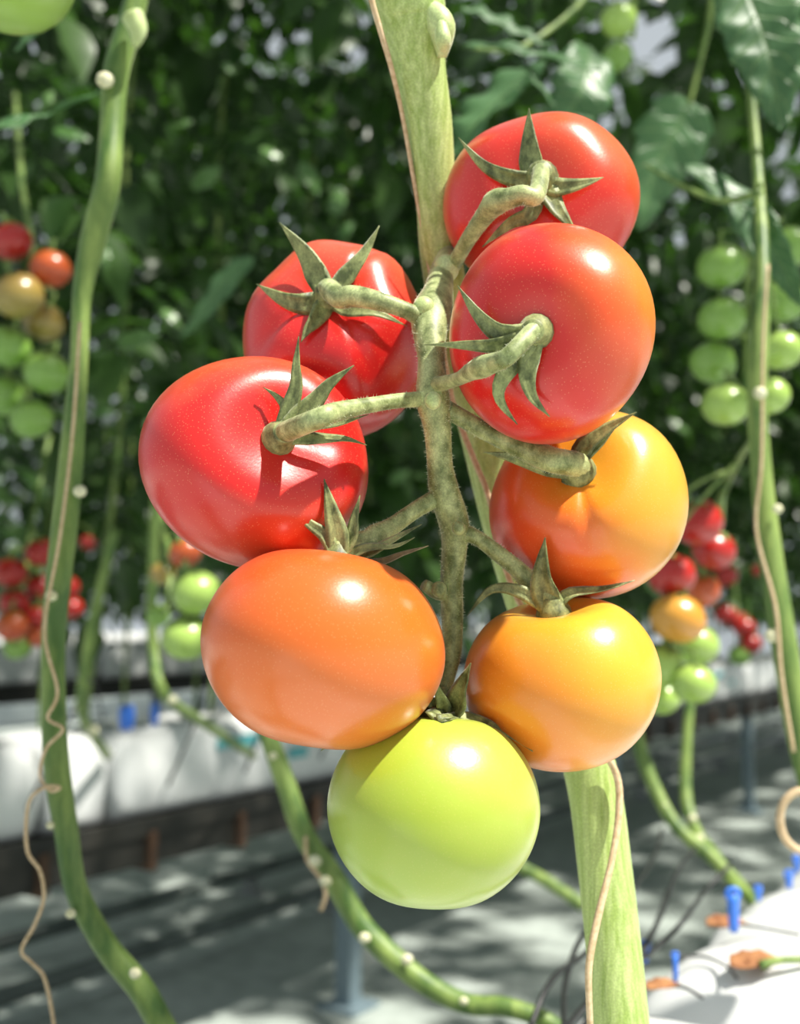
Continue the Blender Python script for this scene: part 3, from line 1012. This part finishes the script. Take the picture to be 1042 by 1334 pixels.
twine([(104, 420, .69, 2.2), (95, 560, .68, 2.2), (78, 700, .665, 2.2), (58, 820, .66, 2.2), (75, 900, .65, 2.2), (62, 935, .648, 2.2), (82, 950, .645, 2.2), (60, 975, .645, 2.2), (52, 1010, .645, 2.2),
       (66, 1030, .64, 2.4), (78, 1026, .64, 2.4), (60, 1025, .64, 2.4), (40, 1040, .64, 2.4), (34, 1070, .64, 2.6), (36, 1110, .64, 2.6), (52, 1135, .64, 2.6), (57, 1170, .64, 2.6), (45, 1205, .64, 2.6),
       (28, 1238, .64, 2.6), (42, 1255, .64, 2.6), (58, 1275, .64, 2.6), (70, 1334, .64, 2.6), (74, 1400, .64, 2.6)], 'slack beige twine dangling beside the left vine')

mv = vine_thing('green vine curving along under the orange and green tomatoes', [(330, 900, .95, 11), (352, 965, .94, 12), (372, 1020, .93, 13), (395, 1085, .92, 14), (435, 1145, .91, 15), (470, 1205, .90, 15),
                (515, 1250, .89, 15), (560, 1285, .88, 14), (610, 1308, .87, 13), (660, 1312, .86, 12), (720, 1335, .85, 11), (760, 1380, .85, 11)],
                [(410, 1122, .90, 9), (424, 1148, .89, 8), (475, 1222, .885, 8), (530, 1250, .875, 8), (604, 1304, .86, 6), (356, 985, .93, 6)])
twine([(398, 1090, .91, 2.6), (400, 1120, .90, 2.6), (418, 1145, .895, 3), (424, 1165, .89, 3), (418, 1186, .89, 3)], 'short twine tail hanging from the curving lower vine')

rv = vine_thing('tall green vine down the right edge', [(972, -50, 1.0, 6), (975, 80, 1.0, 6), (985, 200, .97, 6.5), (993, 330, .90, 9), (990, 440, .87, 12), (986, 520, .86, 13), (992, 620, .85, 14), (1003, 720, .84, 16),
                (1015, 800, .83, 17), (1028, 880, .82, 17), (1046, 980, .81, 17), (1080, 1100, .80, 17)], [(990, 512, .84, 9), (1013, 663, .83, 7), (1006, 828, .81, 10)])
twine([(1000, 345, .86, 2.2), (994, 450, .85, 2.2), (992, 600, .835, 2.2), (985, 690, .83, 2.2), (1010, 790, .81, 2.6), (1018, 880, .80, 2.6), (1034, 980, .79, 2.6)], 'thin twine along the right edge vine')
twine([(1060, 1030, .72, 5), (1036, 1032, .72, 5.5), (1020, 1048, .72, 5.5), (1016, 1072, .72, 5.5), (1024, 1095, .72, 5.5), (1042, 1108, .72, 5), (1070, 1110, .72, 5)], 'pale loop of twine at the right edge')

vine_thing('thin green vine arching down right of the yellow tomato', [(815, 880, 1.35, 8), (830, 960, 1.35, 9), (850, 1020, 1.33, 9), (880, 1075, 1.3, 9), (925, 1115, 1.27, 9), (960, 1150, 1.24, 9), (985, 1180, 1.2, 8)],
           [(866, 1050, 1.31, 5)])
vine_thing('thin green vine dropping beneath the green and yellow fruit cluster', [(900, 900, 1.45, 6), (895, 960, 1.43, 7), (893, 1030, 1.4, 8), (905, 1080, 1.36, 8), (935, 1120, 1.3, 8), (960, 1160, 1.22, 7)],
           [(902, 1066, 1.35, 6), (912, 1092, 1.33, 6)])
vine_thing('short length of green vine between the green tomato and the thick stem', [(640, 1105, 1.6, 6), (680, 1130, 1.6, 8), (715, 1150, 1.58, 8), (760, 1180, 1.55, 8)], [])
vine_thing('dark green vine left of the light gap, behind the left vine', [(205, 620, 1.9, 6), (198, 760, 1.9, 7), (200, 850, 1.88, 7), (215, 905, 1.85, 7), (262, 940, 2.1, 6), (330, 985, 2.75, 5)], [(225, 912, 1.82, 7)])
vine_thing('dim green vine between the left red cluster and the green pair', [(150, 690, 2.0, 6), (128, 780, 2.0, 7), (112, 860, 2.0, 7), (108, 930, 2.15, 7), (140, 985, 2.52, 6)], [(121, 952, 1.95, 8)])


# ------------------------------------------------------------------ near leaves
rng = random.Random(21)
for k, (x, y, z) in enumerate(((.02, .66, 2.20), (.12, .70, 2.05), (.08, .74, 1.98), (.22, .68, 2.24), (.18, .72, 2.12), (.02, .72, 2.08), (.28, .74, 2.28), (.14, .64, 1.93))):
    o = bpy.data.objects.new('leaf', LEAF_ME[k % 6])     # unseen leaves added above the picture to shade the left vine
    C.objects.link(o)
    o.parent = lv
    o.matrix_parent_inverse = Matrix.Translation(-lv.location)
    o.matrix_basis = leaf_matrix(Vector((x, y - .24, z)), rng.uniform(-.3, .3), rng.uniform(-.3, .3), rng.uniform(-.5, .5), .9)
blade([(950, -60), (985, 20), (1005, 90), (1018, 172)], [.95, .93, .92, .92], 120, camdir(-.2, .5, .8), 'leaf', rv, M_LEAFN, teeth=.2, lobes=5, seed=1)
blade([(1010, -40), (1030, 20), (1060, 90), (1075, 130)], [.98, .96, .95, .95], 80, camdir(-.5, .3, .8), 'leaf', rv, M_LEAFN, seed=2)
blade([(885, 215), (945, 250), (985, 300), (1010, 350), (1050, 392)], [1.0, .99, .98, .97, .96], 62, camdir(-.2, .8, .6), 'leaf', rv, M_LEAFN, teeth=.15, lobes=4, seed=3)
blade([(990, 270), (1000, 310), (1025, 360), (1044, 400)], [.93, .92, .92, .92], 46, camdir(-.6, .4, .6), 'leaf', rv, M_LEAFN, teeth=.15, seed=4)
m, _, _ = px_tube([(990, 250, .90, 5), (940, 262, .95, 4), (885, 240, 1.0, 3), (840, 215, 1.05, 2)], 8, 5)
m.build('petiole', M_BSTEM, rv)
lp = thing('leafy_shoot', P(560, 60, 1.25), 'pale leafy shoot hanging behind the thick stem at the top', 'leaf shoot')
blade([(605, 60), (650, 62), (710, 75), (782, 92)], [1.15, 1.13, 1.12, 1.1], 66, camdir(.1, .8, .5), 'leaf', lp, M_LEAFN, teeth=.2, lobes=3, seed=5)
blade([(665, 70), (690, 95), (705, 115), (722, 138)], [1.13, 1.12, 1.1, 1.1], 36, camdir(.6, .5, .5), 'leaf', lp, M_LEAFN, seed=6)
blade([(600, 10), (640, 25), (680, 45), (720, 62)], [1.2, 1.2, 1.2, 1.2], 60, camdir(-.2, .8, .5), 'leaf', lp, M_LEAFN, seed=7)
blade([(700, 80), (660, 120), (620, 160), (585, 215)], [1.35, 1.33, 1.3, 1.3], 120, camdir(-.5, .6, .5), 'leaf', lp, M_LEAFN, teeth=.2, seed=8)
blade([(770, 60), (760, 110), (740, 150), (720, 185)], [1.45, 1.4, 1.4, 1.4], 90, camdir(.4, .6, .5), 'leaf', lp, M_LEAFN, teeth=.2, seed=9)
blade([(900, 130), (880, 170), (850, 230), (835, 300)], [1.5, 1.5, 1.5, 1.5], 110, camdir(.3, .5, .6), 'leaf', lp, M_LEAFN, teeth=.25, seed=10)
m, _, _ = px_tube([(800, -60, 1.3, 5), (760, 0, 1.28, 4), (700, 50, 1.25, 4), (655, 66, 1.2, 3), (605, 60, 1.15, 2)], 8, 5)
m.build('petiole', M_BSTEM, lp)
m, _, _ = px_tube([(930, -60, 1.5, 4), (925, 20, 1.5, 4), (912, 80, 1.5, 3), (898, 135, 1.5, 3)], 8, 5)
m.build('petiole', M_BSTEM, rv)
ll = thing('leafy_shoot', P(-40, 100, .95), 'leafy shoot reaching in at the upper left edge', 'leaf shoot')
blade([(-70, 190), (-10, 170), (60, 150), (130, 118)], [.95, .97, 1.0, 1.0], 70, camdir(.1, .9, .3), 'leaf', ll, M_LEAFN, teeth=.2, seed=11)
blade([(76, 22), (60, 32), (38, 48), (20, 66)], [.9, .9, .9, .9], 22, camdir(.3, .6, .6), 'leaf', ll, M_LEAFN, seed=12)
blade([(330, 335), (300, 360), (270, 400), (236, 440)], [1.7, 1.7, 1.7, 1.7], 34, camdir(.5, .6, .5), 'leaf', ll, M_LEAFN, seed=13)

# outer leaves of the plants across the aisle turned to glint, in a paler green for sunlit leaf
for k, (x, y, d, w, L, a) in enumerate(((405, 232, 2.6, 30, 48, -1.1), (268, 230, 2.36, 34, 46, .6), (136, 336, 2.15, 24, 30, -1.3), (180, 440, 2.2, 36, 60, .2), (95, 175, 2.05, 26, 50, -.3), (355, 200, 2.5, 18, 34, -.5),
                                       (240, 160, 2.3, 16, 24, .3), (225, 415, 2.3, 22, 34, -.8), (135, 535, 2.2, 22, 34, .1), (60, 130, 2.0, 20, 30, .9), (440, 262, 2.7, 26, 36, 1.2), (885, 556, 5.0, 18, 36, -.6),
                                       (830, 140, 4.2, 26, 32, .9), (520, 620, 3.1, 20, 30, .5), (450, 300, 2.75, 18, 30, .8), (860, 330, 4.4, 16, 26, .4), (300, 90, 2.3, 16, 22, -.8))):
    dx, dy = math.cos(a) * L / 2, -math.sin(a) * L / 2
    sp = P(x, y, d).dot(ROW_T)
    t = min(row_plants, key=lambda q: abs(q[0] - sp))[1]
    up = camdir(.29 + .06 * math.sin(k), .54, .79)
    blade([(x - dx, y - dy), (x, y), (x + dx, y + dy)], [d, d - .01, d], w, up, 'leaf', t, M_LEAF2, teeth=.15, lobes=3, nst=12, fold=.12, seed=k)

# ------------------------------------------------------------------ fruit of the other trusses
FT = {
    'red': tomato_mat('far_red', [(0.0, (0.36, 0.008, 0.008)), (1.0, (0.50, 0.02, 0.010))], dots=0, sss=0),
    'orange': tomato_mat('far_orange', [(0.0, (0.45, 0.045, 0.01)), (1.0, (0.50, 0.12, 0.02))], dots=0, sss=0),
    'amber': tomato_mat('far_amber', [(0.0, (0.60, 0.30, 0.04)), (1.0, (0.66, 0.28, 0.03))], (1, 0, 0), dots=0, sss=0),
    'olive': tomato_mat('far_olive', [(0.0, (0.30, 0.24, 0.05)), (1.0, (0.34, 0.20, 0.05))], dots=0, sss=0),
    'green': tomato_mat('far_green', [(0.0, (0.17, 0.34, 0.05)), (1.0, (0.26, 0.42, 0.08))], dots=0, sss=0),
    'pale': tomato_mat('far_pale_green', [(0.0, (0.32, 0.50, 0.09)), (1.0, (0.38, 0.54, 0.12))], dots=0, sss=0),
}


def small_tomato(x, y, r, d, kind, label, group, seed):
    rg = random.Random(seed)
    a = r * d / F
    cen = P(x, y, d)
    ax = camdir(rg.uniform(-.5, .5), 1, rg.uniform(-.2, .3))
    V, Fc, pole = fruit_shape(ax, a, a * 0.88, seed, 5, .03, .15, 28, 18)
    t = thing('tomato', cen, label, 'tomato', group)
    me = bpy.data.meshes.new('fruit')
    me.from_pydata([tuple(v) for v in V], [], Fc)
    me.polygons.foreach_set('use_smooth', [True] * len(me.polygons))
    me.materials.append(FT[kind])
    fo = bpy.data.objects.new('fruit', me)
    C.objects.link(fo); fo.parent = t
    m = MB()
    q = Vector((0, 0, 1)).rotation_difference(ax)
    for k in range(5):
        an = 2 * math.pi * k / 5 + seed
        dirv = q @ Vector((math.cos(an), math.sin(an), 0))
        leaflet(m, pole, dirv, ax, a * 0.8, a * 0.3, 4, teeth=0, droop=.25, fold=.1)
    m.tube([pole + cen - cen, pole + ax * a * 0.25, pole + ax * a * 0.5 + Vector((0, 0.0, a * 0.1))], [a * .1, a * .09, a * .08], 6, 2)
    co = bpy.data.objects.new('calyx', m.mesh('calyx'))
    co.data.materials.append(M_BSTEM)
    C.objects.link(co); co.parent = t
    return cen + pole + ax * a * 0.5


def cluster(items, group, stalk, seed):
    """a truss of smaller fruit and the stalk they hang from"""
    ends = []
    for i, (x, y, r, d, kind, label) in enumerate(items):
        ends.append(small_tomato(x, y, r, d, kind, label, group, seed + i))
    (lab, path) = stalk
    t = thing('truss_stalk', P(*path[0][:3]), lab, 'stalk')
    m, cp, cr = px_tube(path, 8, 5)
    m.build('stalk', M_BSTEM, t)
    for e in ends:
        c = min(cp, key=lambda q: (q - e).length)
        mm = MB(); mm.tube([c, c.lerp(e, .5) + Vector((0, 0, .004)), e], [0.0022, 0.002, 0.0022], 6, 3)
        mm.build('pedicel', M_BSTEM, t)


g = 'fruit truss at the left edge'
cluster([(14, 311, 27, 1.55, 'red', 'shiny dark red tomato cut by the left edge, topmost of its cluster'),
         (66, 346, 27, 1.55, 'orange', 'dark orange tomato on the right of the left edge cluster'),
         (22, 380, 33, 1.52, 'olive', 'brownish half ripe tomato under the shiny red one at the left edge'),
         (58, 415, 28, 1.6, 'olive', 'dull olive tomato below the dark orange one at the left'),
         (12, 447, 30, 1.55, 'green', 'green tomato under the brownish tomato at the left edge'),
         (62, 482, 30, 1.55, 'green', 'green tomato touching the left vine in the left edge cluster'),
         (8, 510, 30, 1.6, 'green', 'green tomato low at the left edge of its cluster'),
         (40, 542, 28, 1.55, 'green', 'lowest green tomato of the left edge cluster')], g,
        ('thin green truss stalk at the left edge', [(20, 120, 2.4, 3), (28, 230, 1.75, 4), (42, 330, 1.6, 4), (38, 420, 1.62, 4), (36, 520, 1.6, 3)]), 100)
g = 'red fruit truss low at the left edge'
cluster([(14, 742, 22, 2.3, 'red', 'red tomato in the low left cluster, at the picture edge'),
         (52, 716, 20, 2.3, 'red', 'highest red tomato of the low left cluster'),
         (52, 762, 20, 2.35, 'red', 'red tomato in the middle of the low left cluster beside the vine'),
         (18, 782, 20, 2.3, 'red', 'second red tomato down the left edge in the low cluster'),
         (16, 812, 22, 2.25, 'orange', 'orange red tomato at the bottom of the low left cluster'),
         (50, 800, 18, 2.3, 'red', 'red tomato low beside the left vine'),
         (86, 762, 18, 2.4, 'red', 'dark red tomato just right of the left vine'),
         (92, 790, 16, 2.4, 'red', 'dark red tomato right of the left vine, lower one'),
         (50, 826, 16, 2.3, 'orange', 'orange tomato low left against the vine'),
         (22, 838, 20, 2.3, 'green', 'green tomato below the low left red cluster'),
         (115, 705, 11, 2.6, 'red', 'small orange red tomato right of the left vine above the light gap')], g,
        ('truss stalk of the low red cluster at the left', [(66, 560, 2.6, 3), (36, 720, 2.4, 3), (36, 800, 2.4, 3)]), 130)
g = 'green fruit truss behind the wide red tomato'
cluster([(254, 768, 32, 1.45, 'pale', 'pale green tomato left of the broad orange tomato, upper of two'),
         (242, 826, 32, 1.45, 'pale', 'pale green tomato left of the broad orange tomato, lower of two'),
         (240, 716, 22, 1.6, 'orange', 'orange tomato peeking below the wide red tomato'),
         (212, 744, 17, 1.65, 'olive', 'small olive tomato left of the pale green pair'),
         (205, 800, 16, 1.65, 'green', 'small green tomato left of the pale green pair')], g,
        ('truss stalk of the pale green pair', [(206, 640, 1.88, 3), (212, 680, 1.75, 4), (222, 740, 1.6, 4), (215, 800, 1.55, 3)]), 160)
g = 'mixed ripe fruit truss right of the amber tomato'
cluster([(907, 676, 33, 1.25, 'red', 'bright red tomato topmost behind the amber tomato'),
         (931, 712, 29, 1.30, 'red', 'red tomato on the right side of the mixed cluster'),
         (874, 744, 31, 1.22, 'red', 'red tomato tucked under the edge of the amber tomato'),
         (913, 764, 26, 1.33, 'orange', 'dull orange tomato in the middle of the mixed cluster'),
         (884, 800, 36, 1.20, 'amber', 'yellow orange tomato in the mixed cluster with a bright highlight'),
         (906, 835, 30, 1.32, 'pale', 'green tomato behind and below the yellow one of the mixed cluster'),
         (860, 862, 32, 1.22, 'pale', 'green tomato half hidden by the large yellow orange tomato'),
         (903, 886, 29, 1.20, 'pale', 'lowest round green tomato of the mixed cluster'),
         (862, 905, 24, 1.26, 'pale', 'small green tomato at the bottom of the mixed cluster against the yellow one')], g,
        ('truss stalk of the mixed cluster', [(990, 560, .87, 3), (962, 600, 1.2, 4), (930, 670, 1.36, 4), (900, 750, 1.34, 4), (885, 850, 1.3, 3)]), 190)
g = 'small dark red truss at the right'
cluster([(946, 798, 15, 2.9, 'red', 'small far red tomato, leftmost of the dark red trio'),
         (962, 808, 14, 2.95, 'red', 'small far red tomato in the dark red trio, middle'),
         (970, 815, 15, 2.9, 'red', 'small far red tomato on the right of the dark red trio'),
         (977, 836, 15, 2.9, 'red', 'small far red tomato, lowest of the dark red trio'),
         (945, 748, 15, 2.9, 'red', 'dim red tomato right of the dull orange one'),
         (987, 742, 8, 3.2, 'red', 'tiny orange red tomato left of the right edge vine'),
         (964, 851, 15, 2.9, 'green', 'small green tomato under the dark red trio')], g,
        ('truss stalk of the dark red trio', [(955, 700, 3.0, 3), (958, 780, 3.0, 2), (965, 828, 2.905, 2), (964, 843, 2.9, 2)]), 220)
g = 'green fruit truss beside the right vine'
cluster([(940, 342, 32, 1.30, 'green', 'green tomato at the top of the green column by the right vine'),
         (940, 410, 31, 1.30, 'green', 'green tomato second down in the column by the right vine'),
         (930, 468, 30, 1.32, 'green', 'green tomato third down in the column by the right vine'),
         (945, 522, 31, 1.25, 'pale', 'bright green tomato lowest in the column by the right vine'),
         (1017, 452, 28, 1.20, 'pale', 'bright green tomato right of the right vine, upper'),
         (1002, 512, 26, 1.15, 'pale', 'bright green tomato behind the right vine, lowest'),
         (1020, 388, 30, 1.30, 'green', 'green tomato at the right edge under the drooping leaf'),
         (1026, 318, 30, 1.35, 'green', 'green tomato at the right edge behind the drooping leaf')], g,
        ('truss stalk of the green column', [(990, 240, .9, 3), (985, 280, 1.2, 4), (975, 350, 1.34, 4), (972, 440, 1.34, 4), (970, 520, 1.3, 3)]), 250)
g = 'green fruit at the top'
cluster([(805, 22, 24, 1.5, 'pale', 'bright green tomato at the top edge'),
         (802, 72, 20, 1.6, 'green', 'dim green tomato under the bright one at the top edge')], g,
        ('truss stalk of the top edge green fruit', [(800, -70, 1.5, 4), (825, -10, 1.56, 4), (825, 50, 1.6, 3)]), 280)
cluster([(14, -56, 88, .62, 'pale', 'large yellow green tomato cut by the upper left corner')], None,
        ('truss stalk of the upper left corner tomato', [(186, -50, .73, 6), (110, -190, .68, 7), (40, -200, .63, 8), (15, -170, .62, 7)]), 290)

# ------------------------------------------------------------------ drip tubes, clips and dead leaves on the near bags
DZ = 1.20 - ROWZ


def onbag(px, py, h=0.004):
    """point on the top of the near bags seen through this pixel"""
    d = (P(px, py, 1.0) - CAMP)
    k = (ROWZ + h - CAM_Z) / d.z
    return CAMP + d * k


for i, (pl, lab) in enumerate([
        ([(700, 1400), (745, 1330), (790, 1280), (830, 1245), (862, 1190), (880, 1140), (905, 1105)], 'black drip tube climbing along the bag edge'),
        ([(720, 1400), (770, 1322), (815, 1268), (858, 1232), (890, 1200), (915, 1165), (950, 1128)], 'second black drip tube twisted along the bag edge'),
        ([(735, 1340), (735, 1290), (748, 1240), (762, 1215)], 'black drip tube rising behind the thick stem'),
        ([(690, 1340), (720, 1275), (770, 1235), (810, 1180), (850, 1120), (862, 1080)], 'thin black tube farthest from the bag edge, crossing the floor view'),
        ([(760, 1360), (800, 1300), (850, 1215), (870, 1160)], 'thin black tube nearest the bag edge'),
        ([(880, 1247), (915, 1246), (945, 1258), (960, 1275)], 'grey drip tube lying across the white bag'),
        ([(1042, 1218), (1000, 1210), (955, 1203)], 'thin grey tube on the white bag by the brown leaf'),
        ([(860, 1285), (890, 1286), (915, 1300)], 'short black drip peg tube beside the lowest brown leaf')]):
    pts = []
    for k, (x, y) in enumerate(pl):
        h = 0.004 + (0.02 * math.sin(k * 1.7 + i) ** 2 if i < 5 else 0)
        pts.append(onbag(x, y, h))
    m = MB(); m.tube(pts, [0.0022 if i < 5 else 0.0012] * len(pts), 7, 5)
    tag(m.build('drip_tube', M_BLACK), lab, 'drip tube')


def clip(px, py, w, h, label, tilt=0.0):
    """blue plastic clip: a stem with a ring head"""
    base = onbag(px, py + h / 2)
    d = proj(base)[2]
    W, H = w * d / F, h * d / F
    t = thing('drip_clip', base, label, 'clip', 'blue clips on the grow bags')
    m = MB()
    tp = base + Vector((tilt * H, 0, H))
    m.tube([base, base.lerp(tp, .5), tp], [W * .28, W * .34, W * .4], 8, 2, flat=.7)
    m.build('peg', M_BLUE, t)
    m = MB()
    ring = [tp + Vector((math.cos(a) * W * .38, 0, math.sin(a) * W * .3)) for a in [k * math.pi / 4 for k in range(9)]]
    m.tube(ring, [W * .15] * 9, 6, 2, cap=False)
    m.build('ring', M_BLUE, t)


clip(956, 1190, 22, 48, 'tall blue clip standing beside the brown leaf on the white bag')
clip(840, 1243, 16, 22, 'small blue clip right of the thick stem')
clip(880, 1262, 11, 34, 'slim blue clip at the left end of the white bag')
clip(988, 1166, 12, 16, 'tiny blue clip above the tall blue clip')
clip(1028, 1148, 14, 18, 'blue clip near the right edge, lower of two')
clip(1038, 1128, 12, 18, 'blue clip at the right edge, upper of two')


def deadleaf(px, py, w, h, label, seed):
    c = onbag(px, py, 0.006)
    d = proj(c)[2]
    t = thing('dead_leaf', c, label, 'dead leaf')
    m = MB()
    W = w * d / F
    leaflet(m, c - RIGHT * W / 2, RIGHT + Vector((0, .25 * math.sin(seed), 0)), Vector((0, -.4, 1)), W, W * .55, 10, droop=-.1, fold=.5, seed=seed)
    leaflet(m, c - RIGHT * W * .1, RIGHT * .6 + Vector((0, .8, .1)), Vector((0, -.4, 1)), W * .5, W * .35, 8, droop=.2, fold=.4, seed=seed + 1)
    o = m.build('blade', M_DEAD, t)
    md = o.modifiers.new('thick', 'SOLIDIFY'); md.thickness = 0.0006
    m = MB(); m.tube([c - RIGHT * W * .5, c, c + RIGHT * W * .55 + Vector((0, 0, .003))], [.0009, .0009, .0006], 6, 3)
    m.build('petiole', M_DEAD, t)


deadleaf(946, 1206, 52, 14, 'brown dead leaf behind the tall blue clip', 1)
deadleaf(985, 1258, 70, 26, 'largest brown dead leaf lying on the white bag', 2)
deadleaf(862, 1286, 44, 14, 'brown dead leaf at the edge of the bag beside the thick stem', 3)
t = thing('leaf_stalk', onbag(1010, 1250, .01), 'green leaf stalk lying on the white bag at the right edge', 'stalk')
m = MB(); m.tube([onbag(990, 1258, .008), onbag(1015, 1251, .012), onbag(1060, 1250, .012)], [.004, .003, .003], 8, 4)
m.build('stalk', M_BSTEM, t)

# drip tubes over the bags across the aisle
rg = random.Random(8)
for k in range(14):
    s = 1.2 + 0.36 * k + rg.uniform(-.08, .08)
    z = 0.925
    a, c = R(2.06, s, z - .12), R(2.22, s + rg.uniform(.1, .3), z)
    m = MB(); m.tube([R(2.01, s - .12, 0.78), R(2.0, s - .02, 0.97), R(2.08, s + .1, 1.03 + rg.uniform(0, .06)), R(2.2, s + .24, z + .01)], [0.0035] * 4, 6, 6)
    tag(m.build('drip_tube', M_BLACK), 'dark drip tube arching over a white bag across the aisle', 'drip tube', 'drip tubes across the aisle')
for k, (x, y) in enumerate(((180, 945), (200, 942), (275, 938))):
    t = thing('drip_clip', P(x, y, 2.62), 'blue clip on the white bag across the aisle', 'clip', 'blue clips across the aisle')
    q = R(2.1, t.location.dot(ROW_T), ROWZ - .005)
    t.location = q
    m = MB(); m.tube([q, q + Vector((0, 0, .03)), q + Vector((0, 0, .06))], [.007, .012, .009], 8, 3)
    m.build('peg', M_BLUE, t)
